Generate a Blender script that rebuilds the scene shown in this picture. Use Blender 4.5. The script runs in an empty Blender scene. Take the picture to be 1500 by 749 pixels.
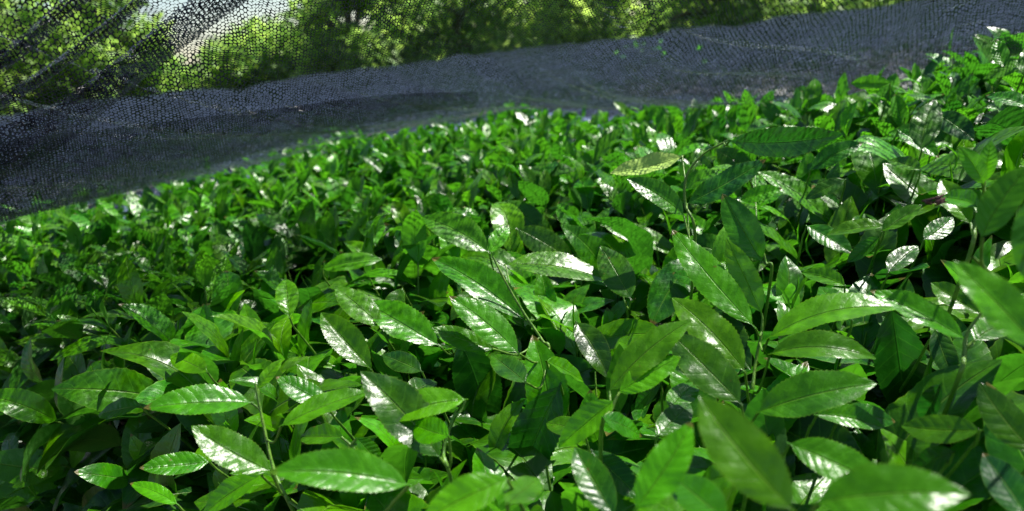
import bpy, math, random
import numpy as np
from math import radians as R, sin, cos, tan, pi
from mathutils import Vector, Matrix, noise as mnoise

random.seed(7)
rng = np.random.default_rng(11)
sc = bpy.context.scene
col = sc.collection

# ------------------------------------------------------------------ camera
ZC = 1.15
PW, PH, F = 1500.0, 749.0, 1083.0
PITCH, ROLL = R(17.0), R(7.0)
CAM = np.array([0.0, 0.0, ZC])
FW = np.array([0.0, cos(PITCH), -sin(PITCH)])
U0 = np.array([0.0, sin(PITCH), cos(PITCH)])
R0 = np.array([1.0, 0.0, 0.0])
CR = cos(ROLL) * R0 - sin(ROLL) * U0
CU = sin(ROLL) * R0 + cos(ROLL) * U0


def ray(px, py):
    d = FW + CR * (px - PW / 2) / F + CU * (PH / 2 - py) / F
    return d / np.linalg.norm(d)


def at(px, py, dist):
    return CAM + ray(px, py) * dist


def project(P):
    q = np.asarray(P) - CAM
    z = q @ FW
    zz = np.where(np.abs(z) < 1e-6, 1e-6, z)
    return PW / 2 + F * (q @ CR) / zz, PH / 2 - F * (q @ CU) / zz, z


cam_d = bpy.data.cameras.new('camera')
cam = bpy.data.objects.new('camera', cam_d)
col.objects.link(cam)
sc.camera = cam
M = Matrix(((CR[0], CU[0], -FW[0], 0), (CR[1], CU[1], -FW[1], 0), (CR[2], CU[2], -FW[2], ZC), (0, 0, 0, 1)))
cam.matrix_world = M
cam_d.sensor_width = 36
cam_d.lens = 36 * F / PW
cam_d.clip_start = 0.02
cam_d.clip_end = 500
cam_d.dof.use_dof = True
cam_d.dof.focus_distance = 0.70
cam_d.dof.aperture_fstop = 6.0

# ------------------------------------------------------------------ light
SUN_AZ, SUN_EL = R(62), R(60)      # azimuth from +Y towards +X
sv = Vector((sin(SUN_AZ) * cos(SUN_EL), cos(SUN_AZ) * cos(SUN_EL), sin(SUN_EL)))
sd = bpy.data.lights.new('sun', 'SUN')
sd.energy = 5.0
sd.angle = R(0.7)
sd.color = (1.0, 0.96, 0.88)
so = bpy.data.objects.new('sun', sd)
col.objects.link(so)
so.rotation_euler = sv.to_track_quat('Z', 'Y').to_euler()
so.location = (0, 0, 10)
w = bpy.data.worlds.new('World')
sc.world = w
w.use_nodes = True
nt = w.node_tree
bg = nt.nodes['Background']
sk = nt.nodes.new('ShaderNodeTexSky')
sk.sky_type = 'NISHITA'
sk.sun_disc = False
sk.sun_elevation = SUN_EL
sk.sun_rotation = SUN_AZ
sk.dust_density = 0.6
nt.links.new(sk.outputs[0], bg.inputs[0])
bg.inputs[1].default_value = 0.06
vs = sc.view_settings
vs.view_transform = 'Standard'
vs.look = 'None'
vs.exposure = 1.4
vs.gamma = 1.0
sc.cycles.max_bounces = 10
sc.cycles.transparent_max_bounces = 24
sc.cycles.sample_clamp_indirect = 6.0
sc.cycles.use_denoising = True
sc.cycles.caustics_reflective = False
sc.cycles.caustics_refractive = False


# ------------------------------------------------------------------ node helpers
class NB:
    def __init__(s, name):
        s.m = bpy.data.materials.new(name)
        s.m.use_nodes = True
        s.t = s.m.node_tree
        s.t.nodes.clear()
        s.out = s.n('ShaderNodeOutputMaterial')

    def n(s, typ, **kw):
        nd = s.t.nodes.new(typ)
        for k, v in kw.items():
            setattr(nd, k, v)
        return nd

    def l(s, a, b):
        s.t.links.new(a, b)

    def val(s, x, sock):
        if hasattr(x, 'is_linked') or hasattr(x, 'links'):
            s.l(x, sock)
        else:
            sock.default_value = x

    def math(s, op, a, b=None, c=None, clamp=False):
        nd = s.n('ShaderNodeMath', operation=op, use_clamp=clamp)
        s.val(a, nd.inputs[0])
        if b is not None: s.val(b, nd.inputs[1])
        if c is not None: s.val(c, nd.inputs[2])
        return nd.outputs[0]

    def mix(s, f, a, b):
        nd = s.n('ShaderNodeMix', data_type='RGBA')
        s.val(f, nd.inputs[0])
        for x, i in ((a, 6), (b, 7)):
            if isinstance(x, tuple): nd.inputs[i].default_value = (*x, 1) if len(x) == 3 else x
            else: s.l(x, nd.inputs[i])
        return nd.outputs[2]

    def ramp(s, f, lo, hi, a=0.0, b=1.0, kind='SMOOTHSTEP'):
        nd = s.n('ShaderNodeMapRange', interpolation_type=kind, clamp=True)
        s.val(f, nd.inputs[0])
        nd.inputs[1].default_value = lo; nd.inputs[2].default_value = hi
        nd.inputs[3].default_value = a; nd.inputs[4].default_value = b
        return nd.outputs[0]

    def noise(s, vec, scale, detail=2.0, rough=0.5, dims='3D'):
        nd = s.n('ShaderNodeTexNoise', noise_dimensions=dims)
        if vec is not None: s.l(vec, nd.inputs['Vector'])
        nd.inputs['Scale'].default_value = scale
        nd.inputs['Detail'].default_value = detail
        nd.inputs['Roughness'].default_value = rough
        return nd.outputs[0]


def leaf_material(name, old, young, tr_old, tr_young, rough=0.29, bump=0.68, trans=0.36, spots=True):
    b = NB(name)
    uv = b.n('ShaderNodeUVMap').outputs[0]
    sep = b.n('ShaderNodeSeparateXYZ'); b.l(uv, sep.inputs[0])
    au = b.math('ABSOLUTE', b.math('MULTIPLY_ADD', sep.outputs[0], 2.0, -1.0))
    v = sep.outputs[1]
    age = b.n('ShaderNodeAttribute', attribute_name='age').outputs['Fac']
    rnd = b.n('ShaderNodeAttribute', attribute_name='rnd').outputs['Fac']
    geo = b.n('ShaderNodeNewGeometry')
    # lateral veins sweep forward from the midrib
    s_ = b.math('MULTIPLY', b.math('SUBTRACT', v, b.math('MULTIPLY', b.math('POWER', au, 1.25), 0.13)), b.math('MULTIPLY_ADD', rnd, 3.0, 7.0))
    tri = b.math('ABSOLUTE', b.math('SUBTRACT', b.math('FRACT', s_), 0.5))      # 0.5 at the vein
    vein = b.ramp(tri, 0.43, 0.5)
    rib = b.ramp(au, 0.0, 0.055, 1.0, 0.0)
    puff = b.math('POWER', b.math('MULTIPLY_ADD', tri, -2.0, 1.0), 0.6)
    n1 = b.noise(geo.outputs['Position'], 160.0, 3.0, 0.6)
    n2 = b.noise(geo.outputs['Position'], 45.0, 2.0)
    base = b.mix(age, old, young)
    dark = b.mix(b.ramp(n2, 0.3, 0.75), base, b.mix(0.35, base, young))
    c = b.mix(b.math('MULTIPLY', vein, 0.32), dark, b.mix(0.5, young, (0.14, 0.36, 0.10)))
    c = b.mix(b.math('MULTIPLY', rib, 0.6), c, (0.2, 0.36, 0.09))
    edge = b.ramp(au, 0.93, 1.0)
    c = b.mix(b.math('MULTIPLY', edge, 0.35), c, (0.2, 0.36, 0.06))
    if spots:        # scorched tips and small blemishes on some of the leaves
        tip = b.math('MULTIPLY', b.ramp(b.math('ADD', v, b.math('MULTIPLY', n1, 0.06)), 0.955, 0.985), b.ramp(rnd, 0.72, 0.8))
        n4 = b.noise(geo.outputs['Position'], 210.0, 1.0)
        sp = b.math('MULTIPLY', b.ramp(n4, 0.755, 0.78), b.ramp(b.math('FRACT', b.math('MULTIPLY', rnd, 7.3)), 0.6, 0.7))
        c = b.mix(b.math('MAXIMUM', tip, b.math('MULTIPLY', sp, 0.8)), c, (0.12, 0.10, 0.03))
    hs = b.n('ShaderNodeHueSaturation'); b.l(c, hs.inputs['Color'])
    b.l(b.math('MULTIPLY_ADD', rnd, 0.022, 0.486), hs.inputs['Hue'])
    hs.inputs['Saturation'].default_value = 1.12
    b.l(b.math('MULTIPLY_ADD', rnd, 0.35, 0.85), hs.inputs['Value'])
    under = b.mix(0.4, hs.outputs[0], (0.08, 0.19, 0.06))
    cc = b.mix(geo.outputs['Backfacing'], hs.outputs[0], under)
    h = b.math('ADD', b.math('MULTIPLY', puff, b.math('MULTIPLY_ADD', n2, 0.55, -0.10)), b.math('MULTIPLY', n1, 0.5))
    h = b.math('ADD', h, b.math('MULTIPLY', n2, 1.3))
    h = b.math('SUBTRACT', h, b.math('MULTIPLY', rib, 0.9))
    bp = b.n('ShaderNodeBump'); bp.inputs['Strength'].default_value = bump; bp.inputs['Distance'].default_value = 0.0016
    b.l(h, bp.inputs['Height'])
    p = b.n('ShaderNodeBsdfPrincipled')
    b.l(cc, p.inputs['Base Color'])
    b.l(b.math('ADD', b.math('MULTIPLY_ADD', n1, 0.14, rough - 0.05), b.math('MULTIPLY', geo.outputs['Backfacing'], 0.25)), p.inputs['Roughness'])
    p.inputs['Specular IOR Level'].default_value = 0.5
    b.l(bp.outputs[0], p.inputs['Normal'])
    tr = b.n('ShaderNodeBsdfTranslucent')
    tc = b.mix(b.math('POWER', age, 1.2), tr_old, tr_young)
    tc = b.mix(b.math('MULTIPLY', vein, 0.25), tc, young)
    b.l(tc, tr.inputs[0]); b.l(bp.outputs[0], tr.inputs['Normal'])
    mx = b.n('ShaderNodeMixShader'); mx.inputs[0].default_value = trans
    b.l(p.outputs[0], mx.inputs[1]); b.l(tr.outputs[0], mx.inputs[2])
    b.l(mx.outputs[0], b.out.inputs[0])
    return b.m


def simple_mat(name, c1, c2, scale, rough=0.6, bump=0.3, dist=0.01):
    b = NB(name)
    pos = b.n('ShaderNodeNewGeometry').outputs['Position']
    n = b.noise(pos, scale, 5.0, 0.6)
    p = b.n('ShaderNodeBsdfPrincipled')
    b.l(b.mix(b.ramp(n, 0.3, 0.7), c1, c2), p.inputs['Base Color'])
    p.inputs['Roughness'].default_value = rough
    bp = b.n('ShaderNodeBump'); bp.inputs['Strength'].default_value = bump; bp.inputs['Distance'].default_value = dist
    b.l(n, bp.inputs['Height']); b.l(bp.outputs[0], p.inputs['Normal'])
    b.l(p.outputs[0], b.out.inputs[0])
    return b.m


def net_material(name, cell, hole, colr, rough=0.4, rand=0.3, glint=1.0, crumple=0.0, tall=0.9):
    """knitted black plastic net: staggered round openings between threads"""
    b = NB(name)
    uv = b.n('ShaderNodeUVMap').outputs[0]
    geo = b.n('ShaderNodeNewGeometry')
    sep = b.n('ShaderNodeSeparateXYZ'); b.l(uv, sep.inputs[0])
    # stagger alternate rows: lattice rows of height 0.87 cell
    ux = b.math('DIVIDE', sep.outputs[0], cell)
    uy = b.math('DIVIDE', sep.outputs[1], cell * tall)
    row = b.math('FLOOR', uy)
    shift = b.math('MULTIPLY', b.math('MODULO', b.math('ABSOLUTE', row), 2.0), 0.5)
    fx = b.math('SUBTRACT', b.math('FRACT', b.math('ADD', ux, shift)), 0.5)
    fy = b.math('SUBTRACT', b.math('FRACT', uy), 0.5)
    wn = b.n('ShaderNodeTexWhiteNoise', noise_dimensions='2D')
    cv = b.n('ShaderNodeCombineXYZ')
    b.l(b.math('FLOOR', b.math('ADD', ux, shift)), cv.inputs[0]); b.l(row, cv.inputs[1])
    b.l(cv.outputs[0], wn.inputs[0])
    s2 = b.n('ShaderNodeSeparateColor'); b.l(wn.outputs[1], s2.inputs[0])
    jx = b.math('MULTIPLY', b.math('SUBTRACT', s2.outputs[0], 0.5), rand)
    jy = b.math('MULTIPLY', b.math('SUBTRACT', s2.outputs[1], 0.5), rand)
    dx = b.math('ADD', fx, jx)
    dy = b.math('MULTIPLY', b.math('ADD', fy, jy), 0.9)
    d = b.math('SQRT', b.math('ADD', b.math('MULTIPLY', dx, dx), b.math('MULTIPLY', dy, dy)))
    wide = b.noise(uv, 14.0, 2.0, 0.5, '2D')
    rr = b.math('MULTIPLY', b.math('ADD', b.math('MULTIPLY_ADD', s2.outputs[2], 0.4, 0.62), b.math('MULTIPLY', wide, 0.42)), hole)
    isnet = b.math('GREATER_THAN', d, rr)
    p = b.n('ShaderNodeBsdfPrincipled')
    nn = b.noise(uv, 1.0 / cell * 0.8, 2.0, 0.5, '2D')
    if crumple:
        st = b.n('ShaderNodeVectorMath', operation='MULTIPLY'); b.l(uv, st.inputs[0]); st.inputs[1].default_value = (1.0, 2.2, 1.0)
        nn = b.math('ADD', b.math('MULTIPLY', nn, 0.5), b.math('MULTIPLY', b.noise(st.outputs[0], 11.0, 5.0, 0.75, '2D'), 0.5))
    b.l(b.mix(b.ramp(nn, 0.42 if crumple else 0.35, 0.6 if crumple else 0.7), tuple(x * (0.08 if crumple else 0.5) for x in colr), colr), p.inputs['Base Color'])  # with crumple, noise paints glints and dark gaps into the colour
    p.inputs['Roughness'].default_value = rough
    p.inputs['Specular IOR Level'].default_value = 0.6
    n3 = b.noise(uv, 1.0 / cell * 1.6, 2.0, 0.5, '2D')
    bp = b.n('ShaderNodeBump'); bp.inputs['Strength'].default_value = glint; bp.inputs['Distance'].default_value = cell * 0.9
    hh = b.math('ADD', n3, b.math('MULTIPLY', d, 0.8))
    if crumple:      # bunched, creased cloth
        st = b.n('ShaderNodeVectorMath', operation='MULTIPLY'); b.l(uv, st.inputs[0]); st.inputs[1].default_value = (1.0, 2.2, 1.0)
        c1 = b.noise(st.outputs[0], 5.0, 5.0, 0.7, '2D'); c2 = b.noise(uv, 17.0, 3.0, 0.7, '2D')
        hh = b.math('ADD', hh, b.math('MULTIPLY', b.math('ADD', c1, b.math('MULTIPLY', c2, 1.4)), crumple))
    b.l(hh, bp.inputs['Height']); b.l(bp.outputs[0], p.inputs['Normal'])
    t = b.n('ShaderNodeBsdfTransparent')
    trn = b.n('ShaderNodeBsdfTranslucent'); trn.inputs[0].default_value = (*[x * 1.2 for x in colr], 1)
    m1 = b.n('ShaderNodeMixShader'); m1.inputs[0].default_value = 0.12
    b.l(p.outputs[0], m1.inputs[1]); b.l(trn.outputs[0], m1.inputs[2])
    mx = b.n('ShaderNodeMixShader'); b.l(isnet, mx.inputs[0])
    b.l(t.outputs[0], mx.inputs[1]); b.l(m1.outputs[0], mx.inputs[2])
    b.l(mx.outputs[0], b.out.inputs[0])
    return b.m


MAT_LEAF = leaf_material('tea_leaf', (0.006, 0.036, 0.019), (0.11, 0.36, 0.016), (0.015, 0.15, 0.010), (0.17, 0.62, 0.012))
MAT_PALE = leaf_material('pale_tea_leaf', (0.30, 0.46, 0.13), (0.40, 0.58, 0.18), (0.35, 0.55, 0.10), (0.5, 0.7, 0.15), trans=0.3)
MAT_STEM = simple_mat('tea_stem', (0.07, 0.18, 0.02), (0.14, 0.27, 0.03), 90, 0.45)
MAT_WOOD = simple_mat('tea_wood', (0.10, 0.07, 0.045), (0.2, 0.16, 0.11), 60, 0.8, 0.6, 0.004)
MAT_DRY = simple_mat('dry_flower', (0.05, 0.02, 0.02), (0.16, 0.07, 0.06), 300, 0.8)
MAT_SOIL = simple_mat('soil', (0.035, 0.022, 0.014), (0.09, 0.06, 0.04), 14, 0.95, 0.8, 0.03)
MAT_NET = net_material('net_mesh', 0.0036, 0.40, (0.012, 0.015, 0.026), 0.25, 0.2, 1.4, tall=1.1)
MAT_NET2 = net_material('net_mesh_doubled', 0.0038, 0.31, (0.02, 0.027, 0.05), 0.26, 0.35, 1.6, tall=1.05)
MAT_NET3 = net_material('net_mesh_cover_sheen', 0.014, 0.22, (0.27, 0.37, 0.62), 0.2, 0.6, 1.8, 22.0)  # black net; sky sheen and sun glare are put into its blue base colour
MAT_BARK = simple_mat('bark', (0.06, 0.045, 0.03), (0.17, 0.13, 0.1), 9, 0.9, 0.7, 0.03)
MAT_TREE = leaf_material('tree_foliage', (0.06, 0.14, 0.03), (0.19, 0.33, 0.06), (0.17, 0.38, 0.05), (0.45, 0.65, 0.12), 0.5, 0.2, 0.55, False)


# ------------------------------------------------------------------ mesh helpers
def make_mesh(name, V, Q, uv=None, attrs=None, mat=None, smooth=True):
    me = bpy.data.meshes.new(name)
    V = np.ascontiguousarray(V, dtype=np.float32); Q = np.ascontiguousarray(Q, dtype=np.int32)
    me.vertices.add(len(V)); me.vertices.foreach_set('co', V.ravel())
    k = Q.shape[1]
    me.loops.add(Q.size); me.loops.foreach_set('vertex_index', Q.ravel())
    me.polygons.add(len(Q)); me.polygons.foreach_set('loop_start', np.arange(0, Q.size, k, dtype=np.int32))
    if smooth: me.polygons.foreach_set('use_smooth', np.ones(len(Q), dtype=bool))
    if uv is not None:
        u = me.uv_layers.new(name='UVMap')
        u.data.foreach_set('uv', np.ascontiguousarray(uv[Q.ravel()], dtype=np.float32).ravel())
    if attrs:
        for n_, a in attrs.items():
            at_ = me.attributes.new(n_, 'FLOAT', 'POINT')
            at_.data.foreach_set('value', np.ascontiguousarray(a, dtype=np.float32))
    me.update(calc_edges=True)
    if mat: me.materials.append(mat)
    return me


def link(name, me, parent=None, loc=None):
    o = bpy.data.objects.new(name, me)
    col.objects.link(o)
    if loc is not None: o.location = loc
    if parent is not None: o.parent = parent
    return o


def empty(name, label, cat, loc=(0, 0, 0), group=None):
    o = bpy.data.objects.new(name, None)
    o.empty_display_size = 0.05
    col.objects.link(o); o.location = loc
    o['label'] = label; o['category'] = cat
    if group: o['group'] = group
    return o


def unit(a):
    return a / np.maximum(np.linalg.norm(a, axis=-1, keepdims=True), 1e-9)


def leaf_mesh(P, A, N, L, W, arch, fold, wav, ph, age, rnd, nv=12, nu=6, serr=0.0, bend=None, petiole=0.05):
    """N leaves at once; every argument is an array of length n. Returns V,Q,uv,attrs"""
    P, A, N = [np.atleast_2d(np.asarray(x, float)) for x in (P, A, N)]
    n = len(P)
    L, W, arch, fold, wav, ph, age, rnd = [np.broadcast_to(np.asarray(x, float), (n,)) for x in (L, W, arch, fold, wav, ph, age, rnd)]
    bend = np.zeros(n) if bend is None else np.broadcast_to(np.asarray(bend, float), (n,))
    A = unit(A); N = unit(N - (N * A).sum(1, keepdims=True) * A); B = np.cross(A, N)
    v = np.linspace(0, 1, nv + 1); u = np.linspace(-1, 1, nu + 1)
    t = np.clip((v - petiole) / (1 - petiole), 0, 1)
    prof = np.power(np.clip(4 * t * (1 - t), 0, 1), 0.72) * (1 - 0.32 * (t - 0.45)) 
    prof = prof * np.where(t > 0.82, 1 - 0.35 * ((t - 0.82) / 0.18), 1.0)
    prof = np.maximum(prof, 0.045 * (v < 0.97))
    if serr > 0:
        prof = prof * (1 + serr * np.where(np.arange(nv + 1) % 2 == 0, 1, -1) * (prof > 0.25))
    vv, uu = np.meshgrid(v, u, indexing='ij'); pp = np.repeat(prof[:, None], nu + 1, 1)
    vv = vv.ravel()[None]; uu = uu.ravel()[None]; pp = pp.ravel()[None]
    Lc = L[:, None]; Wc = W[:, None] * 0.5
    half = Wc * pp
    x = half * uu * np.cos(fold)[:, None]
    z = half * np.abs(uu) * np.sin(fold)[:, None] - half * uu ** 2 * 0.12
    z = z + (wav * L)[:, None] * np.sin(vv * 17 + ph[:, None]) * np.abs(uu) ** 1.5 * pp * np.sign(uu + 1e-6) ** 0
    z = z + (wav * L)[:, None] * 0.7 * np.sin(vv * 11 + 2.3 * ph[:, None] + 1.2 * np.sign(uu)) * np.abs(uu) * pp
    z = z + Lc * arch[:, None] * 4 * vv * (1 - vv)
    x = x + Lc * bend[:, None] * 4 * vv * (1 - vv)
    y = Lc * vv
    V = P[:, None] + A[:, None] * y[..., None] + B[:, None] * x[..., None] + N[:, None] * z[..., None]
    nvt = (nv + 1) * (nu + 1)
    i = np.arange(nv)[:, None] * (nu + 1) + np.arange(nu)[None]
    q = np.stack([i, i + 1, i + nu + 2, i + nu + 1], -1).reshape(-1, 4)
    Q = (q[None] + (np.arange(n) * nvt)[:, None, None]).reshape(-1, 4)
    uv = np.stack([np.broadcast_to(uu * 0.5 + 0.5, (n, nvt)), np.broadcast_to(vv, (n, nvt))], -1).reshape(-1, 2)
    at_ = {'age': np.repeat(age, nvt), 'rnd': np.repeat(rnd, nvt)}
    return V.reshape(-1, 3), Q, uv, at_


def tube(pts, rad, sides=6):
    pts = np.asarray(pts, float); n = len(pts)
    rad = np.broadcast_to(np.asarray(rad, float), (n,))
    T = unit(np.gradient(pts, axis=0))
    up = np.array([0.3, 0.1, 1.0]) if abs(T[0][2]) < 0.9 else np.array([1.0, 0.2, 0.1])
    V = []
    for p, t, r in zip(pts, T, rad):
        a = unit(np.cross(t, up)); b = np.cross(t, a)
        for k in range(sides):
            V.append(p + r * (a * cos(2 * pi * k / sides) + b * sin(2 * pi * k / sides)))
    Q = [[i * sides + k, i * sides + (k + 1) % sides, (i + 1) * sides + (k + 1) % sides, (i + 1) * sides + k] for i in range(n - 1) for k in range(sides)]
    return np.array(V), np.array(Q)


def join(parts):
    V, Q, o = [], [], 0
    for v, q in parts:
        V.append(v); Q.append(q + o); o += len(v)
    return np.concatenate(V), np.concatenate(Q)


def spline(pts, m=5):
    pts = [np.asarray(p, float) for p in pts]
    if len(pts) == 2: return [pts[0] + (pts[1] - pts[0]) * k / m for k in range(m + 1)]
    P = [2 * pts[0] - pts[1]] + pts + [2 * pts[-1] - pts[-2]]
    out = []
    for i in range(1, len(P) - 2):
        for k in range(m):
            t = k / m
            out.append(0.5 * ((2 * P[i]) + (-P[i - 1] + P[i + 1]) * t + (2 * P[i - 1] - 5 * P[i] + 4 * P[i + 1] - P[i + 2]) * t * t + (-P[i - 1] + 3 * P[i] - 3 * P[i + 1] + P[i + 2]) * t ** 3))
    out.append(P[-2])
    return out


# ------------------------------------------------------------------ hedge surface
LA, LB = np.array([-0.30, 0.50]), np.array([-1.25, 1.50])
LD = (LB - LA) / np.linalg.norm(LB - LA)
LN = np.array([LD[1], -LD[0]])          # points to the inside (right)


def smooth(a, b, x):
    t = np.clip((x - a) / (b - a), 0, 1)
    return t * t * (3 - 2 * t)


FA, FB = np.array([-1.32, 2.02]), np.array([0.28, 3.22])      # far rim of the hedge
FD = (FB - FA) / np.linalg.norm(FB - FA)
FN = np.array([FD[1], -FD[0]])          # towards the camera side


def side(x, y):
    return (x - LA[0]) * LN[0] + (y - LA[1]) * LN[1]


def rim(x, y):
    r1 = (x - FA[0]) * FN[0] + (y - FA[1]) * FN[1]
    r2 = -.86 * (x - .18) - .51 * (y - 2.98)
    return np.minimum(r1, np.maximum(r2, 1.72 - y))


def H(x, y):
    x = np.asarray(x, float); y = np.asarray(y, float)
    h = np.full(np.broadcast(x, y).shape, ZC - 0.325)
    h = h + 0.175 * np.exp(-(((x - 1.05) / 0.60) ** 2 + ((y - 1.2) / 0.75) ** 2))
    h = h + 0.025 * np.sin(x * 5.1 + 1) * np.cos(y * 4.3) + 0.012 * np.sin(x * 13 + y * 9)
    s = side(x, y)
    t = np.clip((0.17 - s) / 0.28, 0, 1)
    h = h - 0.80 * (1 - np.sqrt(np.clip(1 - t ** 2, 0, 1)))
    r = rim(x, y)
    t2 = np.clip((0.14 - r) / 0.4, 0, 1)
    h = h - 0.62 * (1 - np.sqrt(np.clip(1 - t2 ** 2, 0, 1)))
    return h


def Hn(x, y):
    e = 0.02
    gx = (H(x + e, y) - H(x - e, y)) / (2 * e); gy = (H(x, y + e) - H(x, y - e)) / (2 * e)
    n = np.stack([-np.clip(gx, -2.5, 2.5), -np.clip(gy, -2.5, 2.5), np.ones_like(gx)], -1)
    return unit(n)


def cast(px, py, off=0.0, dmax=6.0):
    """distance along a pixel ray to the hedge surface raised by off"""
    d = ray(px, py)
    ts = np.linspace(0.15, dmax, 1200)
    P = CAM + d * ts[:, None]
    below = P[:, 2] < H(P[:, 0], P[:, 1]) + off
    i = np.argmax(below)
    return ts[i] if below.any() else dmax


# ------------------------------------------------------------------ the near hedge
hedge = empty('tea_hedge', 'dense glossy green tea hedge filling the foreground under the lifted black net', 'tea hedge', (0.3, 1.6, 0))
HOFF = np.array([0.3, 1.6, 0.0])

shoot_count = 0


def put_leaf(parent_obj, origin, P, A, N, L, W, arch, fold, wav, age, rnd, mat=None, name='leaf', nv=48, bend=0.0):
    V, Q, uv, at_ = leaf_mesh(P, A, N, L, W, arch, fold, wav, random.uniform(0, 6), age, rnd, nv=nv, nu=8, serr=0.03, bend=bend)
    me = make_mesh(name, V - origin, Q, uv, at_, mat or MAT_LEAF)
    return link(name, me, parent_obj)


hero_cull = []      # (centre px, axis px, half len, half width, depth)
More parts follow.
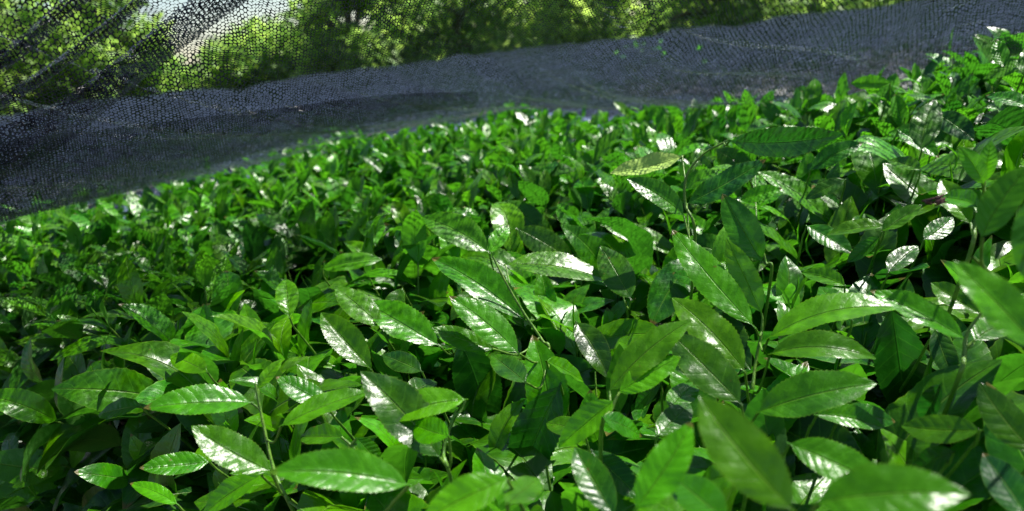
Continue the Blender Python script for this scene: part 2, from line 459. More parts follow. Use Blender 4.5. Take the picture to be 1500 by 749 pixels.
# leaf: (base x, base y, tip x, tip y, width px, age 0..1, options)
# options: o = height above the hedge surface, m = how much the tip follows the surface, k = facing (0 to the lens, 1 up), a = arch, f = fold
HERO = [
    dict(stem=[(1097, 612), (1107, 530), (1115, 492), (1117, 466)], o=.06, leaves=[
        (1117, 462, 1064, 350, 38, .95, dict(k=.15, m=0)),
        (1122, 498, 1322, 452, 42, .75, dict(k=.75, m=.2, a=.10)),
        (1124, 520, 1284, 526, 40, .45, dict(k=.6, m=.1, a=.16, b=0)),
        (1094, 548, 984, 436, 50, .7, dict(k=.4, a=.03)),
        (1108, 482, 984, 336, 44, .6, dict(k=.45, m=.2, a=.03))]),
    dict(o=.11, leaves=[(1166, 752, 1024, 580, 108, .55, dict(k=.3, m=.1, a=.05)), (1190, 738, 1422, 724, 92, .5, dict(k=.45, m=.0, a=.08))]),
    dict(o=.055, leaves=[(1106, 606, 1285, 562, 66, .35, dict(k=.5, m=.1, a=.07)), (1088, 594, 982, 488, 76, .25, dict(k=.4, a=.04))]),
    dict(o=.07, leaves=[(1152, 648, 1305, 718, 88, .5, dict(k=.45, m=-.1, a=.08)), (1100, 692, 1020, 712, 48, .65, dict(k=.4)), (1192, 608, 1296, 628, 44, .4, dict(k=.5, o=.04))]),
    dict(o=.05, leaves=[(1305, 448, 1326, 612, 72, .08, dict(k=.25, m=-.3, a=.03)), (1440, 630, 1320, 624, 44, .45, dict(k=.4, m=0)), (1230, 606, 1312, 618, 46, .25, dict(k=.4, o=.03))]),
    dict(stem=[(1402, 560), (1412, 520), (1416, 490), (1440, 455)], o=.07, leaves=[(1416, 498, 1274, 426, 36, .55, dict(k=.6, m=.0, a=.06)), (1440, 462, 1364, 414, 36, .35, dict(k=.4, m=0)), (1425, 500, 1490, 470, 34, .4, {})]),
    dict(d=.44, leaves=[(1530, 520, 1396, 382, 70, .6, dict(k=.62, d=.44)), (1536, 268, 1520, 430, 60, .4, dict(k=.6, d=.46)), (1436, 352, 1512, 240, 46, .55, dict(k=.6, d=.5))]),
    dict(o=.04, leaves=[(1520, 668, 1434, 560, 60, .15, dict(k=.3, m=0)), (1510, 765, 1440, 664, 62, .1, dict(k=.3, m=0)), (1400, 660, 1330, 700, 60, .1, dict(k=.5))]),
    dict(o=.02, leaves=[(1030, 446, 1100, 542, 52, .03, dict(k=.3)), (1020, 372, 954, 478, 78, .15, dict(k=.5, o=.04)), (1040, 420, 985, 400, 40, .3, {})]),
    dict(o=.10, leaves=[(1066, 765, 984, 698, 62, .4, dict(k=.4)), (928, 750, 1014, 618, 56, .75, dict(k=.35, m=.1)), (902, 760, 842, 655, 72, .15, dict(k=.4, o=.05))]),
    # upper right
    dict(stem=[(1018, 345), (1004, 300), (1006, 258), (1030, 226), (1066, 206)], d=.78, leaves=[
        (1066, 206, 1235, 196, 42, .1, dict(k=-.1, d=.76, a=.06, m=0)),
        (1002, 228, 893, 254, 30, .9, dict(k=.5, d=.86, pale=1, a=-.03)),
        (1004, 300, 1122, 234, 36, .08, dict(k=.5, d=.86)),
        (1004, 318, 918, 262, 42, .3, dict(k=.5, d=.82))]),
    dict(stem=[(1130, 400), (1122, 385), (1112, 340)], o=.07, leaves=[(1118, 386, 1058, 284, 60, .35, dict(k=.3, m=0)), (1082, 294, 1146, 276, 36, .75, dict(k=.4)), (1086, 204, 1136, 268, 52, .15, dict(k=.4, o=.03)), (1104, 250, 1228, 338, 28, .5, dict(k=.7, m=0))]),
    dict(o=.06, leaves=[(1186, 250, 1264, 210, 36, .2, dict(k=.4, a=.1)), (1240, 262, 1180, 292, 40, .15, {}), (1180, 330, 1250, 372, 44, .2, {})]),
    dict(o=.06, leaves=[(1314, 190, 1376, 232, 24, .3, dict(k=.6)), (1350, 222, 1370, 146, 42, .2, dict(k=.5, m=.5)), (1370, 165, 1428, 206, 46, .05, dict(k=.3)), (1306, 122, 1246, 122, 20, .95, dict(k=.3, o=.09))]),
    dict(stem=[(1418, 380), (1428, 330), (1440, 290), (1442, 262)], d=.62, leaves=[(1442, 272, 1404, 214, 36, .95, dict(k=.3, d=.6)), (1441, 268, 1452, 206, 26, .9, dict(k=.2, d=.61)), (1436, 304, 1376, 290, 30, .6, dict(k=.4, d=.6)), (1424, 330, 1378, 262, 34, .6, dict(k=.4, d=.64))]),
    dict(o=.05, leaves=[(1352, 352, 1396, 318, 46, .15, dict(k=.3)), (1350, 250, 1300, 235, 30, .3, {}), (1240, 420, 1175, 400, 40, .5, {}), (1300, 400, 1345, 360, 36, .15, {})]),
    dict(o=.09, leaves=[(1510, 88, 1440, 116, 22, .5, dict(k=.6)), (1510, 158, 1444, 140, 22, .25, dict(k=.6)), (1472, 100, 1460, 58, 26, .45, dict(k=.4)), (1505, 120, 1520, 60, 26, .4, {})]),
    dict(o=.06, leaves=[(1300, 330, 1210, 345, 36, .5, dict(k=.7)), (1290, 345, 1240, 385, 40, .3, {}), (1290, 340, 1350, 300, 30, .4, {})]),
    # centre
    dict(o=.05, leaves=[(770, 252, 842, 250, 30, .15, dict(k=.6)), (742, 292, 814, 352, 44, .3, dict(k=.4, m=0)), (755, 334, 842, 386, 48, .2, dict(k=.3, m=0))]),
    dict(o=.06, leaves=[(718, 372, 616, 318, 50, .4, dict(k=.5, m=.4)), (716, 372, 745, 330, 28, .7, dict(k=.3))]),
    dict(stem=[(806, 520), (795, 500), (765, 455), (740, 412), (722, 376)], o=.08, leaves=[
        (772, 472, 632, 378, 50, .35, dict(k=.6, m=.3)), (738, 388, 892, 412, 38, .5, dict(k=.7, m=0, a=.05)),
        (762, 520, 658, 434, 46, .5, dict(k=.55, m=.1)), (724, 512, 632, 480, 32, .4, dict(k=.5, m=0)),
        (798, 528, 855, 560, 40, .55, dict(k=.6, m=-.1)), (772, 562, 720, 520, 32, .15, dict(k=.6))]),
    dict(o=.04, leaves=[(880, 330, 998, 374, 30, .5, dict(k=.6, m=0)), (925, 440, 880, 360, 60, .2, dict(k=.3)), (910, 420, 850, 400, 44, .25, {})]),
    dict(o=.04, leaves=[(672, 495, 716, 636, 78, .12, dict(k=.3, m=-.4, a=.03)), (646, 508, 534, 442, 54, .45, dict(k=.55, m=.3))]),
    dict(o=.05, leaves=[(822, 560, 756, 714, 76, .1, dict(k=.3, m=-.3, a=.03)), (842, 470, 892, 556, 52, .08, dict(k=.5, o=.02))]),
    dict(stem=[(880, 640), (896, 600), (904, 580)], o=.085, leaves=[(903, 585, 818, 656, 64, .98, dict(k=.4, m=-.1)), (904, 577, 998, 522, 38, .9, dict(k=.5, m=.1)), (890, 576, 1014, 468, 46, .55, dict(k=.5, m=.1)), (880, 610, 940, 640, 36, .3, {})]),
    dict(o=.12, leaves=[(748, 700, 616, 765, 92, .9, dict(k=.4, m=0)), (740, 740, 790, 700, 30, .5, {})]),
    dict(o=.04, leaves=[(865, 658, 942, 732, 56, .08, dict(k=.4)), (860, 640, 800, 620, 40, .3, {})]),
    dict(stem=[(660, 700), (650, 660), (668, 600)], o=.09, leaves=[(686, 585, 562, 618, 50, .85, dict(k=.5, m=0)), (660, 640, 606, 622, 34, .8, dict(k=.2)), (648, 674, 528, 544, 84, .2, dict(k=.5, m=.1, o=.06))]),
    # left
    dict(stem=[(430, 750), (402, 690), (386, 622), (374, 562)], o=.10, leaves=[
        (372, 590, 210, 598, 42, .5, dict(k=.6, m=0, a=.04)), (400, 692, 280, 624, 58, .4, dict(k=.55, m=.1)),
        (604, 712, 394, 692, 62, .5, dict(k=.5, m=0, a=.04, o=.11)), (376, 572, 414, 526, 18, .9, dict(k=.3)),
        (408, 626, 542, 574, 32, .55, dict(k=.7, m=0, a=.03))]),
    dict(o=.07, leaves=[(310, 676, 204, 686, 34, .4, dict(k=.5, m=0)), (262, 740, 190, 708, 18, .9, dict(k=.3)), (386, 694, 296, 756, 38, .55, dict(k=.5)), (208, 594, 144, 608, 20, .4, dict(k=.5))]),
    dict(o=.06, leaves=[(306, 546, 250, 520, 20, .65, dict(k=.4)), (424, 466, 418, 408, 40, .5, dict(k=.5)), (482, 596, 404, 552, 38, .35, dict(k=.6)), (545, 542, 470, 458, 46, .4, dict(k=.5, m=.2))]),
    dict(o=.06, leaves=[(560, 480, 490, 420, 40, .5, dict(k=.6)), (470, 395, 560, 380, 26, .5, {}), (590, 420, 560, 480, 36, .25, {})]),
    dict(o=.05, leaves=[(620, 545, 560, 520, 60, .05, dict(k=.4)), (590, 590, 640, 560, 50, .15, {}), (700, 420, 660, 470, 40, .2, {})]),
    dict(stem=[(540, 700), (520, 660), (500, 640)], o=.05, leaves=[(505, 640, 440, 640, 40, .3, {}), (510, 660, 480, 715, 40, .35, {}), (520, 640, 560, 690, 44, .3, {})]),
    dict(o=.05, leaves=[(970, 560, 930, 600, 50, .1, {}), (980, 600, 1020, 560, 44, .4, {}), (960, 640, 1010, 590, 40, .2, {})]),
    dict(o=.05, leaves=[(1370, 480, 1400, 560, 50, .05, {}), (1250, 470, 1200, 420, 44, .2, {}), (1380, 560, 1350, 620, 50, .05, {})]),
]

lens_report = []
EX = []
for hs in HERO:      # leaves whose bases lie apart belong to different shoots
    if 'stem' in hs:
        EX.append(hs); continue
    left = list(hs['leaves'])
    while left:
        f0 = left.pop(0); grp = [f0]
        for l in list(left):
            if math.hypot(l[0] - f0[0], l[1] - f0[1]) < 32: grp.append(l); left.remove(l)
        EX.append({**hs, 'leaves': grp})
for hs in EX:
    o0 = hs.get('o', .05)
    fd = hs.get('d')

    def dist_at(px, py, off, dd=None):
        if dd: return dd
        px_ = min(max(px, -100), 1600)
        return cast(px_, py, off)
    lv = []
    for (bx, by, tx, ty, wpx, age, op) in hs['leaves']:
        off = op.get('o', o0); dd = op.get('d', fd)
        db = dist_at(bx, by, off, dd)
        dt_s = dist_at(tx, ty, off, dd)
        m = op.get('m', .25)
        dt = db + (dt_s - db) * m
        dt = min(max(dt, db - .05), db + .05)
        Pb, Pt = at(bx, by, db), at(tx, ty, dt)
        L = np.linalg.norm(Pt - Pb)
        if L < .05 and age < .85: Pt = at(tx, ty, dt + math.sqrt(.05 ** 2 - L ** 2) * .8)
        A = Pt - Pb; L = np.linalg.norm(A); A = A / L
        k = op.get('k', .5)
        tocam = unit(CAM - (Pb + Pt) / 2)
        n = tocam * (1 - abs(k)) + np.array([0, 0, 1.0]) * k
        n = unit(n - (n @ A) * A)
        fs = max(.42, abs(n @ tocam))
        W = wpx * (db + dt) / 2 / F / fs
        W = min(W, .43 * L)
        lens_report.append((bx, by, round(L, 3), round(W, 3), round(db, 2)))
        lv.append((Pb, A, n, L, W, op, age))
        hero_cull.append(((bx + tx) / 2, (by + ty) / 2, (tx - bx), (ty - by), wpx * .5, min(db, dt)))
    # stem
    if 'stem' in hs:
        d0 = lv[0][0] - CAM; d0 = np.linalg.norm(d0)
        sp = [at(x, y, (hs.get('d') or d0)) for x, y in hs['stem']]
        root = sp[0] + np.array([0.0, 0.05, -.13])
        sp = [root] + sp
    else:
        root = np.mean([l[0] for l in lv], 0)
        top = root.copy()
        if fd and fd < .5: root = root + np.array([.0, 0, 0])
        lean = np.array([.12, -.03, 0.]) if (fd and fd < .5) else np.zeros(3)
        sp = [root + lean + np.array([0.01, .09, -.13]), root + lean * .4 + np.array([0.006, .04, -.06]), top + np.array([0, .006, -.012])]
    pts = spline(sp, 6)
    origin = np.array(sp[0])
    tubes = [tube(pts, np.linspace(.0018, .001, len(pts)))]
    for (Pb, A, n, L, W, op, age) in lv:      # petioles reach from the stem to the leaf
        ds = [np.linalg.norm(p - Pb) for p in pts]
        j = int(np.argmin([d + (0.6 * max(0, p[2] - Pb[2] + .004)) for d, p in zip(ds, pts)]))
        if ds[j] > .002:
            q = pts[max(0, j - 1)]
            mid = (q + Pb) / 2 + np.array([0, 0, -.2 * ds[j]])
            tubes.append(tube(spline([q, mid, Pb + A * .002], 4), .001, 5))
    V, Q = join(tubes)
    stem = link('shoot', make_mesh('shoot', V - origin, Q, None, None, MAT_STEM), hedge, Vector(origin - HOFF))
    shoot_count += 1
    for (Pb, A, n, L, W, op, age) in lv:
        lf = put_leaf(stem, origin, Pb, A, n, L, W, op.get('a', random.uniform(.0, .06)), op.get('f', random.uniform(.15, .5)), random.uniform(.006, .016), age, random.random(), MAT_PALE if op.get('pale') else None, bend=random.uniform(-.04, .04))
        if op.get('pale'): lf['label'] = 'pale yellowish leaf'
for r in lens_report:
    if not .035 < r[2] < .115: print('LEN', r)

# dried flower on the tall shoot at the right
fl = at(1374, 300, .6)
pts = [fl + np.array([random.gauss(0, .002), random.gauss(0, .002), random.gauss(0, .0015)]) for _ in range(7)]
parts = []
for p in pts:
    parts.append(tube([p, p + np.array([random.gauss(0, .003), 0, .002]), p + np.array([random.gauss(0, .004), .001, .004])], [.0006, .0018, .0003], 5))
V, Q = join(parts)
link('dry_flower', make_mesh('dry_flower', V - fl, Q, None, None, MAT_DRY), hedge, Vector(fl - HOFF))

# random shoots over the whole surface
hc = np.array(hero_cull)


def culled(P, A, L):
    """leaves that would sit right in front of the leaves modelled one by one"""
    keep = np.ones(len(P), bool)
    for f in (.05, .3, .55, .8, 1.0):
        px, py, z = project(P + A * (L * f)[:, None])
        dist = np.linalg.norm(P + A * (L * f)[:, None] - CAM, axis=1)
        for (cx, cy, dx, dy, hw, dep) in hc:
            l2 = math.hypot(dx, dy); ex, ey = dx / l2, dy / l2
            a = (px - cx) * ex + (py - cy) * ey; b_ = -(px - cx) * ey + (py - cy) * ex
            inside = (a / (l2 * .5 + 6)) ** 2 + (b_ / (hw + 6)) ** 2 < 1
            keep &= ~(inside & (dist < dep + .012))
    return keep


X, Y = [], []
step = 0.049
gx = np.arange(-3.2, 4.2, step); gy = np.arange(0.12, 5.2, step)
GX, GY = np.meshgrid(gx, gy)
X = (GX + rng.uniform(-.5, .5, GX.shape) * step).ravel(); Y = (GY + rng.uniform(-.5, .5, GY.shape) * step).ravel()
Z = H(X, Y)
P0 = np.stack([X, Y, Z], 1)
px, py, zz = project(P0)
dist = np.linalg.norm(P0 - CAM, axis=1)
ok = (zz > .05) & (px > -330) & (px < 1830) & (py < 1200) & (Z > .38) & (rim(X, Y) > -.02) & (side(X, Y) > -.33)
ok &= (dist > .36)
P0 = P0[ok]; dist = dist[ok]; px = px[ok]; py = py[ok]
NRM = Hn(P0[:, 0], P0[:, 1])
n = len(P0)
print('shoots', n)
tilt = rng.normal(0, .28, (n, 3)); tilt[:, 2] = 0
T = unit(NRM * .8 + np.array([0, 0, .45]) + tilt)
hgt = rng.uniform(-.045, .03, n) + (rng.random(n) < .12) * rng.uniform(0, .035, n)
hgt = np.where(dist < .95, hgt - .025, hgt)
hgt = hgt - .065 * (1 - smooth(.02, .26, rim(P0[:, 0], P0[:, 1])))
TOP = P0 + NRM * hgt[:, None]
SL = rng.uniform(.11, .17, n)
BOT = TOP - T * SL[:, None]
a0 = rng.uniform(0, 2 * pi, n)
e1 = unit(np.cross(T, np.array([.3, .9, .1]))); e2 = np.cross(T, e1)
allL = []      # per-leaf arrays
shoot_age = rng.random(n) ** 1.3
fr = [1.0, .97, .86, .7, .52, .34, .18]
el = [10, 36, 56, 69, 80, 89, 97]
ln = [.036, .072, .098, .112, .116, .114, .10]
ag = [1.0, .85, .6, .45, .3, .15, .05]
for k in range(7):
    ang = a0 + k * 2.4 + rng.normal(0, .25, n)
    rad = e1 * np.cos(ang)[:, None] + e2 * np.sin(ang)[:, None]
    e = np.radians(el[k] + rng.normal(0, 12, n))
    A = unit(T * np.cos(e)[:, None] + rad * np.sin(e)[:, None])
    Nn = unit(T * np.sin(e)[:, None] - rad * np.cos(e)[:, None] + rng.normal(0, .22, (n, 3)))
    P = BOT + T * (SL * fr[k])[:, None]
    L = ln[k] * rng.uniform(.75, 1.25, n) * np.where(dist > 1.1, .78, 1)
    W = L * rng.uniform(.37, .49, n) * (0.35 if k == 0 else 1)
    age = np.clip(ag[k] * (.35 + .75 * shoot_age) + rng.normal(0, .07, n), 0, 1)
    allL.append(dict(P=P, A=A, N=Nn, L=L, W=W, age=age, sid=np.arange(n), k=np.full(n, k)))
D = {q: np.concatenate([a[q] for a in allL]) for q in allL[0]}
m = len(D['P'])
D['arch'] = rng.uniform(0, .17, m) + (rng.random(m) < .15) * rng.uniform(.05, .16, m); D['fold'] = rng.uniform(.05, .55, m); D['wav'] = rng.uniform(.005, .02, m)
D['ph'] = rng.uniform(0, 6.28, m); D['rnd'] = rng.random(m); D['bend'] = rng.normal(0, .035, m) + (rng.random(m) < .15) * rng.normal(0, .07, m)
D['fold'] = np.where(D['k'] == 0, 1.2, D['fold'])
ld = np.linalg.norm(D['P'] + D['A'] * D['L'][:, None] * .5 - CAM, axis=1)
keep = (ld > .30)
near = np.where(ld < 1.25)[0]
kk = culled(D['P'][near], D['A'][near], D['L'][near])
keep[near] &= kk
D = {q: v[keep] for q, v in D.items()}; ld = ld[keep]
# the shoots that show largest become parts of the hedge with their own leaves
cnt = np.bincount(D['sid'], minlength=n)
hp = TOP - CAM
score = dist.copy()
score[(px < 20) | (px > 1490) | (py < 20) | (py > 735) | (cnt < 4) | (hgt < -.03)] = 99
chosen = np.argsort(score)[:100 - shoot_count]
chosen = [c for c in chosen if score[c] < 99]
print('chosen', len(chosen), shoot_count, 'max dist', score[chosen].max())
ischosen = np.zeros(n, bool); ischosen[chosen] = True
for c in chosen:
    org = BOT[c]
    mid = (BOT[c] + TOP[c]) / 2 + np.array([random.gauss(0, .003), random.gauss(0, .003), 0])
    V, Q = tube(spline([BOT[c] - T[c] * .05, BOT[c], mid, TOP[c]], 4), .0013, 6)
    st = link('shoot', make_mesh('shoot', V - org, Q, None, None, MAT_STEM), hedge, Vector(org - HOFF))
    for i in np.where(D['sid'] == c)[0]:
        nm = 'bud' if D['k'][i] == 0 else 'leaf'
        V, Q, uv, at_ = leaf_mesh(D['P'][i], D['A'][i], D['N'][i], D['L'][i], D['W'][i], D['arch'][i], D['fold'][i], D['wav'][i], D['ph'][i], D['age'][i], D['rnd'][i], 30, 8, serr=.02, bend=D['bend'][i])
        link(nm, make_mesh(nm, V - org, Q, uv, at_, MAT_LEAF), st)
rest = ~ischosen[D['sid']]


def bulk(sel, nv, nu, serr=0.0):
    return leaf_mesh(*[D[q][sel] for q in ('P', 'A', 'N', 'L', 'W', 'arch', 'fold', 'wav', 'ph', 'age', 'rnd')], nv=nv, nu=nu, serr=serr, bend=D['bend'][sel])


def merge(sets):
    V, Q, U, A1, A2, o = [], [], [], [], [], 0
    for v, q, u, a in sets:
        V.append(v); Q.append(q + o); U.append(u); A1.append(a['age']); A2.append(a['rnd']); o += len(v)
    return np.concatenate(V), np.concatenate(Q), np.concatenate(U), {'age': np.concatenate(A1), 'rnd': np.concatenate(A2)}


# older leaves deeper inside the hedge
step = .036
gx = np.arange(-3.0, 4.0, step); gy = np.arange(.12, 4.9, step)
GX, GY = np.meshgrid(gx, gy)
sets = []
inner = {q: [] for q in ('P', 'A', 'N', 'L', 'W', 'age')}
for depth in (.07, .12, .18, .26, .36):
    x = (GX + rng.uniform(-.6, .6, GX.shape) * step).ravel(); y = (GY + rng.uniform(-.6, .6, GY.shape) * step).ravel()
    z = H(x, y) - depth * rng.uniform(.8, 1.2, x.shape)
    P = np.stack([x, y, z], 1)
    qx, qy, qz = project(P)
    dd = np.linalg.norm(P - CAM, axis=1)
    ok = (qz > .05) & (qx > -300) & (qx < 1800) & (qy < 1250) & (rim(x, y) > -.45) & (side(x, y) > -.36) & (z > .1) & (dd > .5)
    if depth > .15: ok &= dd < 2.2
    if depth < .1: ok &= dd > .6
    P = P[ok]; k = len(P)
    az = rng.uniform(0, 2 * pi, k); ev = rng.uniform(-.5, .5, k)
    A = np.stack([np.cos(az) * np.cos(ev), np.sin(az) * np.cos(ev), np.sin(ev)], 1)
    Nn = unit(np.array([0, 0, 1.0]) + rng.normal(0, .45, (k, 3)))
    L = rng.uniform(.06, .09, k)
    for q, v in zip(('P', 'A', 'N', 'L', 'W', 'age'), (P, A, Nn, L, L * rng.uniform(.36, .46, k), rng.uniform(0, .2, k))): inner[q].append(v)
I = {q: np.concatenate(v) for q, v in inner.items()}
idist = np.linalg.norm(I['P'] - CAM, axis=1)
for sel, nv, nu in ((idist < 1.0, 12, 4), (idist >= 1.0, 6, 2)):
    k = sel.sum()
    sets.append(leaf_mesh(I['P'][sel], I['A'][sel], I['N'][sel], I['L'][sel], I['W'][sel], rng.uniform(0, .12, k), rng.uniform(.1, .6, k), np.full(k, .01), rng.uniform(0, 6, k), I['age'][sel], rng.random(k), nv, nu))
sets += [bulk(rest & (ld < 1.1), 26, 6, .02), bulk(rest & (ld >= 1.1) & (ld < 2.2), 12, 4), bulk(rest & (ld >= 2.2), 6, 4)]
V, Q, U, AT = merge(sets)
print('foliage faces', len(Q))
fo = link('foliage', make_mesh('foliage', V - HOFF, Q, U, AT, MAT_LEAF), hedge)
fo['kind'] = 'stuff'
# green stems of the remaining shoots
parts = []
for c in range(n):
    if ischosen[c] or dist[c] > 2.0 or random.random() < .3: continue
    sd_ = 5 if dist[c] < 1.2 else 3
    parts.append(tube([BOT[c] - T[c] * .03, BOT[c] * .5 + TOP[c] * .5, TOP[c]], [.0016, .0013, .001], sd_))
V, Q = join(parts)
ts = link('twigs', make_mesh('twigs', V - HOFF, Q, None, None, MAT_STEM), hedge)
ts['kind'] = 'stuff'
# woody branches inside
for i in range(26):
    x, y = random.uniform(-1.2, 1.9), random.uniform(.5, 3.3)
    if side(x, y) < .1 or rim(x, y) < .1: continue
    base = np.array([x, y, 0.0]); parts = []
    fork = base + np.array([random.gauss(0, .05), random.gauss(0, .05), random.uniform(.15, .3)])
    parts.append(tube(spline([base, (base + fork) / 2 + np.array([.02, 0, 0]), fork], 3), [.022] * 3 + [.02] * 3 + [.017], 8))
    for j in range(7):
        ex, ey = x + random.gauss(0, .18), y + random.gauss(0, .18)
        end = np.array([ex, ey, float(H(ex, ey)) - random.uniform(.06, .12)])
        mid = (fork + end) / 2 + np.array([random.gauss(0, .03), random.gauss(0, .03), .02])
        p = spline([fork, mid, end], 4)
        parts.append(tube(p, np.linspace(.011, .003, len(p)), 6))
    V, Q = join(parts)
    link('branch', make_mesh('branch', V - base, Q, None, None, MAT_WOOD), hedge, Vector(base - HOFF))


# ------------------------------------------------------------------ ground
def ground_z(x, y):
    far = np.clip(y - 15.5, 0, None)
    return -0.03 * far * (1 - .35 * np.clip(far / 60, 0, 1)) + .02 * np.sin(x * .9) * np.sin(y * .7)


gxs = np.concatenate([np.linspace(-300, -12, 12), np.linspace(-11, 16, 60), np.linspace(20, 300, 12)])
gys = np.concatenate([np.linspace(-120, -4, 10), np.linspace(-3, 40, 90), np.linspace(45, 320, 16)])
GX, GY = np.meshgrid(gxs, gys)
V = np.stack([GX.ravel(), GY.ravel(), ground_z(GX, GY).ravel() + mnoise.noise(Vector((0, 0, 0))) * 0], 1)
nx = len(gxs); i = np.arange(len(gys) - 1)[:, None] * nx + np.arange(nx - 1)[None]
Q = np.stack([i, i + 1, i + nx + 1, i + nx], -1).reshape(-1, 4)
g = link('ground', make_mesh('ground', V, Q, None, None, MAT_SOIL)); g['kind'] = 'structure'; g['label'] = 'bare brown soil between the tea rows'


# ------------------------------------------------------------------ nets
def grid_mesh(name, S, mat, parent, urow=None, stretch=None):
    """S: (ny,nx,3) points; uv by arc length in metres"""
    ny, nx = S.shape[:2]
    du = np.linalg.norm(np.diff(S, axis=1), axis=2); dv = np.linalg.norm(np.diff(S, axis=0), axis=2)
    U = np.concatenate([[0], np.cumsum(du[ny // 2 if urow is None else urow])])[None].repeat(ny, 0)
    if stretch is not None: dv = dv * stretch[:, None]
    Vv = np.concatenate([[0], np.cumsum(dv[:, nx // 2])])[:, None].repeat(nx, 1)
    uv = np.stack([U.ravel(), Vv.ravel()], 1)
    i = np.arange(ny - 1)[:, None] * nx + np.arange(nx - 1)[None]
    Q = np.stack([i, i + 1, i + nx + 1, i + nx], -1).reshape(-1, 4)
    return link(name, make_mesh(name, S.reshape(-1, 3), Q, uv, None, mat), parent)


def fbm(x, y, s=1.0):
    return mnoise.fractal(Vector((x, y, s)), 1.0, 2.0, 3)


net = empty('shade_net', 'lifted black knitted shade net arching up from the far hedge edge over the camera', 'shade net')
# where the net touches the hedge, seen as the skyline of the hedge
contact_px = [(-330, 425), (-150, 372), (0, 334), (130, 303), (270, 262), (400, 234), (480, 214), (600, 186), (690, 170), (780, 158)]
CP = []
for (x, y) in contact_px:
    rd = ray(x, y)
    CP.append(CAM + rd * (.315 / -rd[2]))
last = CP[-1]
for k, (x, y) in enumerate(((.42, 2.62), (.72, 2.1), (1.1, 1.86), (1.6, 1.8), (2.3, 1.8), (3.2, 1.8), (4.2, 1.8))):
    CP.append(np.array([x, y, ZC - .315]))
curve = np.array(spline(CP, 14))
ncv = len(curve)
nyv = 90
S = np.zeros((nyv, ncv, 3))
for j in range(ncv):
    c = curve[j]
    fx = (c[0] + 1.8) / 5.0
    top = np.array([c[0] * .52, .03, ZC + .58 + .05 * sin(c[0] * 2)])
    far = np.array([c[0] * .55, -1.2, ZC + .66])
    wr = float(smooth(.3, 1.1, c[0]))
    c1 = np.array([c[0] * .50, c[1] * .33, ZC - .118 + .21 * wr]); c2 = np.array([c[0] * .42, c[1] * .21, ZC - .085 + .27 * wr])
    for i in range(nyv):
        t = i / (nyv - 1)
        if t < .8:
            q = t / .8
            p = (1 - q) ** 3 * c + 3 * q * (1 - q) ** 2 * c1 + 3 * q * q * (1 - q) * c2 + q ** 3 * top
        else:
            q = (t - .8) / .2
            p = top * (1 - q) + far * q
        wgt = smooth(0, .15, t)
        p = p.copy()
        # long soft wrinkles that fan out towards the upper left
        u_ = c[0] * 1.0 + t * 1.7
        p[2] += wgt * (.04 * fbm(u_ * 1.6, t * .7) + .016 * (1 - abs(fbm(u_ * 6, t * 1.2, 3)) * 2.4))
        p[1] += wgt * .02 * fbm(u_ * 4, t, 5)
        if i == 0: p[2] += .006 * fbm(c[0] * 9, c[1] * 9)
        S[i, j] = p
# pulled tight towards the hedge, so the openings there are drawn long
grid_mesh('net_panel', S, MAT_NET, net, int(nyv * .5), .17 + .83 * smooth(.12, .66, np.linspace(0, 1, nyv - 1)))
# folds where the same net lies doubled, hanging a few millimetres below the panel
GP = project(S.reshape(-1, 3)); gpx, gpy, gpz = [q.reshape(nyv, ncv) for q in GP]
visible = gpz > .1


def fold_strip(name, line, half, dip, nx_=14, n_=70):
    """line: (x, y) picture points of the crease, half: half width in picture pixels along it"""
    cl = spline([np.array([*p, w_]) for p, w_ in zip(line, half)], 12)
    rows_ = []
    for q, c in enumerate(cl):
        d_ = cl[min(q + 1, len(cl) - 1)] - cl[max(q - 1, 0)]
        nx2, ny2 = -d_[1] / math.hypot(d_[0], d_[1]), d_[0] / math.hypot(d_[0], d_[1])
        rowp = []
        for k in range(nx_ + 1):
            e = (k / nx_ * 2 - 1)
            x, y = c[0] + nx2 * c[2] * e, c[1] + ny2 * c[2] * e
            dd = (gpx - x) ** 2 + (gpy - y) ** 2 + np.where(visible, 0, 1e9)
            o4 = np.argsort(dd.ravel())[:4]
            ws = 1 / (dd.ravel()[o4] + 4)
            p = (S.reshape(-1, 3)[o4] * ws[:, None]).sum(0) / ws.sum()
            rd_ = ray(x, y)
            p = CAM + rd_ * ((p - CAM) @ rd_)
            thick = dip * (1 - e * e) + .004
            p = p - rd_ * thick * (1 + .5 * fbm(q * .16, e * 2))
            rowp.append(p)
        rows_.append(rowp)
    return grid_mesh(name, np.array(rows_), MAT_NET2, net)


fold_strip('net_fold', [(440, -90), (305, 10), (180, 110), (80, 185), (-60, 250), (-200, 300)], [30, 26, 24, 30, 42, 50], .03)
fold_strip('net_fold', [(290, -70), (170, 30), (50, 120), (-90, 200)], [8, 9, 10, 12], .02)
fold_strip('net_fold', [(190, -60), (110, 0), (30, 70), (-60, 130)], [16, 14, 14, 16], .02)
fold_strip('net_fold', [(-200, 345), (0, 268), (180, 232), (380, 192), (560, 158), (700, 142)], [70, 58, 46, 30, 18, 8], .015)
# selvedge cord along the lower edge
V, Q = tube(curve + np.array([0, 0, .002]), .0035, 6)
link('edge_cord', make_mesh('edge_cord', V, Q, None, None, simple_mat('net_cord', (.02, .02, .025), (.06, .06, .075), 200, .5)), net)

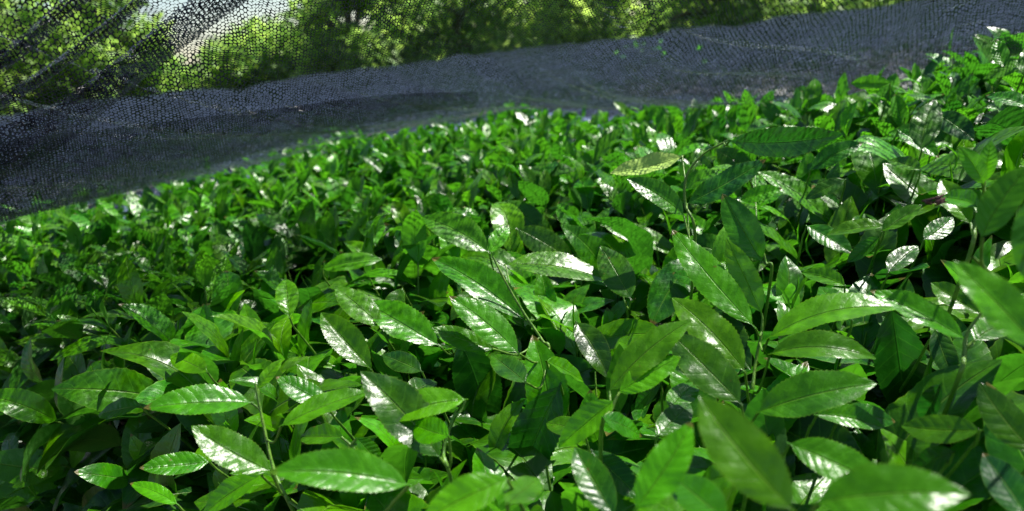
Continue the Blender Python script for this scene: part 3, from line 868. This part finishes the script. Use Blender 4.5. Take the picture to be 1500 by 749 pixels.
# the far shoulder of the hedge stays covered: the net lies on it
cover = empty('net_cover', 'black net lying flat over the far shoulder of the near tea hedge', 'net cover')
S2 = np.zeros((46, ncv, 3))
for j in range(ncv):
    c = curve[j]
    wd = smooth(.1, .5, c[0]); dirn = np.array([-FN[0], -FN[1]]) * (1 - wd) + np.array([.45, .9]) * wd
    for i in range(46):
        t = i / 45
        x, y = c[0] + dirn[0] * t * 1.25, c[1] + dirn[1] * t * 1.25
        z = c[2] - .03 - .75 * max(0, t - .38) ** 1.4 + .05 * t + .022 * fbm(x * 3.5, y * 3.5) + .008 * fbm(x * 13, y * 13)
        S2[i, j] = (x, y, max(z, .12))
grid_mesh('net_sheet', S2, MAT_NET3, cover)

# ------------------------------------------------------------------ covered tea rows beyond
RD = np.array([cos(R(3)), sin(R(3))]); RN = np.array([-RD[1], RD[0]])
rows = [(5.9, .78, 'nearest of the net covered tea rows, just beyond the hedge'), (7.7, .78, 'second net covered tea row behind the hedge, green tips at its edge'),
        (9.5, .79, 'third net covered tea row, next before the farthest one'), (11.3, .80, 'farthest net covered tea row, right before the trees')]
for ri, (yc, ht, lab) in enumerate(rows):
    org = np.array([1.0, yc, 0.0])
    r = empty('covered_tea_row', lab, 'tea row', org, 'tea rows under black nets')
    nl = 220; S3 = np.zeros((30, nl, 3))
    for j in range(nl):
        a = -13 + 28 * j / (nl - 1)
        for i in range(30):
            th = -1.0 + 2.0 * i / 29
            prof_ = (1 - abs(th) ** 3.2) ** .5 if abs(th) < 1 else 0
            z = .1 + (ht - .1) * prof_ + prof_ * (.08 * fbm(a * 1.2 + ri * 9, th * 2) + .018 * fbm(a * 5, th * 5 + ri))
            off = th * .78 + .03 * fbm(a * 1.5, ri * 3 + th)
            S3[i, j] = (a * RD[0] + off * RN[0], a * RD[1] + off * RN[1], z)
    # real-size cells would be below a pixel out there, a coarser weave keeps its speckle
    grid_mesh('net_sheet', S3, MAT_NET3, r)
    k = 3800
    a = rng.uniform(-9, 11, k); th = rng.uniform(-.98, .98, k)
    patch = np.array([mnoise.noise(Vector((x_ * .8, ri * 5.3, 0))) for x_ in a])
    z = .1 + (ht - .1) * np.sqrt(np.clip(1 - np.abs(th) ** 3.2, 0, 1)) - rng.uniform(.13, .25, k)
    poke = (patch > .5) & (np.abs(th + .55) < .10)
    z = np.where(poke, z + .26, z)
    P = np.stack([a * RD[0] + th * .78 * RN[0], a * RD[1] + th * .78 * RN[1], z], 1)
    az = rng.uniform(0, 2 * pi, k); A = unit(np.stack([np.cos(az), np.sin(az), rng.uniform(-.1, .7, k)], 1))
    L = rng.uniform(.06, .09, k)
    V, Q, U, AT = leaf_mesh(P, A, unit(np.array([0, 0, 1.]) + rng.normal(0, .4, (k, 3))), L, L * .42, .06, .3, .01, 0., np.clip(rng.normal(.5, .2, k), 0, 1), rng.random(k), 4, 2)
    f2 = link('foliage', make_mesh('foliage', V, Q, U, AT, MAT_LEAF), r); f2['kind'] = 'stuff'

# ------------------------------------------------------------------ trees
tree_specs = [  # x, y, top z, crown radius, tint, label
    (-12.2, 15.8, 5.4, 2.8, .45, 'dark green broad tree at the far left behind the net folds'),
    (-9.9, 14.2, 4.2, 2.2, .6, 'rounded green tree, second from the left behind the nets'),
    (-7.6, 15.4, 3.3, 1.4, .7, 'yellowish tree on the left of the bright gap of sky'),
    (-5.0, 17.0, 1.75, 1.4, .8, 'low bright tree just under the gap of sky'),
    (-2.4, 14.8, 2.7, 1.3, .8, 'bright yellow-green tree right of the gap of sky'),
    (-.6, 15.6, 2.3, 1.7, .6, 'darker green tree left of the picture centre beyond the rows'),
    (1.5, 14.6, 2.6, 1.7, .85, 'sunlit yellow tree standing brightest beyond the centre of the field'),
    (4.6, 15.2, 2.4, 1.9, .7, 'wide full tree right of the sunlit yellow one'),
    (7.7, 14.6, 2.2, 1.8, .6, 'mid green tree behind the right half of the rows'),
    (11.0, 15.2, 2.2, 2.0, .5, 'dark tree at the far right beyond the covered rows'),
    (14.8, 16.2, 2.6, 2.2, .5, 'large tree at the outer right edge of the grove'),
]
for (x, y, ztop, cr, tint, lab) in tree_specs:
    gz = float(ground_z(x, y))
    t = empty('broadleaf_tree', lab, 'tree', (x, y, gz), 'trees beyond the tea field')
    hgt_ = ztop - gz
    parts = []
    fork = np.array([random.gauss(0, .2), random.gauss(0, .2), hgt_ * .38])
    parts.append(tube(spline([np.zeros(3), fork * .5 + np.array([.1, 0, 0]), fork], 4), np.linspace(.2, .12, 9), 9))
    clumps = []
    for j in range(44):
        ph_ = random.uniform(0, 2 * pi); rr = cr * random.random() ** .5 * .85
        zc_ = hgt_ * random.uniform(.1, .92)
        rr *= math.sqrt(max(.1, 1 - ((zc_ / hgt_ - .45) / .6) ** 2))
        c = np.array([rr * cos(ph_), rr * sin(ph_), zc_]); clumps.append((c, random.uniform(.45, .95) * cr / 2.5, random.random()))
    for c, r_, _ in clumps[:12]:
        p = spline([fork * random.uniform(.7, 1), (fork + c) / 2 + np.array([0, 0, .2]), c], 3)
        parts.append(tube(p, np.linspace(.08, .02, len(p)), 5))
    V, Q = join(parts)
    link('trunk', make_mesh('trunk', V, Q, None, None, MAT_BARK), t)
    PP, AA, NN, AG = [], [], [], []
    for c, r_, cl in clumps:
        k = int(330 * (r_ / .7) ** 1.5)
        d = unit(rng.normal(0, 1, (k, 3))); rad_ = r_ * rng.uniform(.35, 1.1, (k, 1)) ** .7
        PP.append(c + d * rad_ * np.array([1, 1, .75])); AA.append(unit(d + rng.normal(0, .8, (k, 3)) + np.array([0, 0, -.3])))
        NN.append(unit(d * .5 + rng.normal(0, .5, (k, 3)) + np.array([0, 0, .8]))); AG.append(np.clip(tint + (cl - .5) * .5 + rng.normal(0, .15, k), 0, 1))
    PP = np.concatenate(PP); k = len(PP); L = rng.uniform(.11, .22, k)
    V, Q, U, AT = leaf_mesh(PP, np.concatenate(AA), np.concatenate(NN), L, L * .6, .08, .3, .01, 0., np.concatenate(AG), rng.random(k), 3, 2)
    link('crown', make_mesh('crown', V, Q, U, AT, MAT_TREE), t)

# rough undergrowth that closes the view under and behind the trees
k = 26000
x = rng.uniform(-22, 24, k); yy = 17.6 + rng.uniform(-.9, .9, k) + 1.0 * np.sin(x * .4)
hh = 1.5 + .3 * np.sin(x * 1.3) + .25 * np.sin(x * 3.1)
z = rng.uniform(0, 1, k) ** .7 * hh
az = rng.uniform(0, 2 * pi, k)
L = rng.uniform(.14, .3, k)
V, Q, U, AT = leaf_mesh(np.stack([x, yy, z], 1), np.stack([np.cos(az), np.sin(az), rng.uniform(-.6, .5, k)], 1), unit(rng.normal(0, .6, (k, 3)) + np.array([0, -.5, .8])), L, L * .6, .1, .3, .01, 0., np.clip(rng.normal(.5, .2, k), 0, 1), rng.random(k), 3, 2)
ug = link('undergrowth', make_mesh('undergrowth', V, Q, U, AT, MAT_TREE)); ug['kind'] = 'stuff'
ug['label'] = 'tangle of green undergrowth below and behind the trees'; ug['category'] = 'undergrowth'
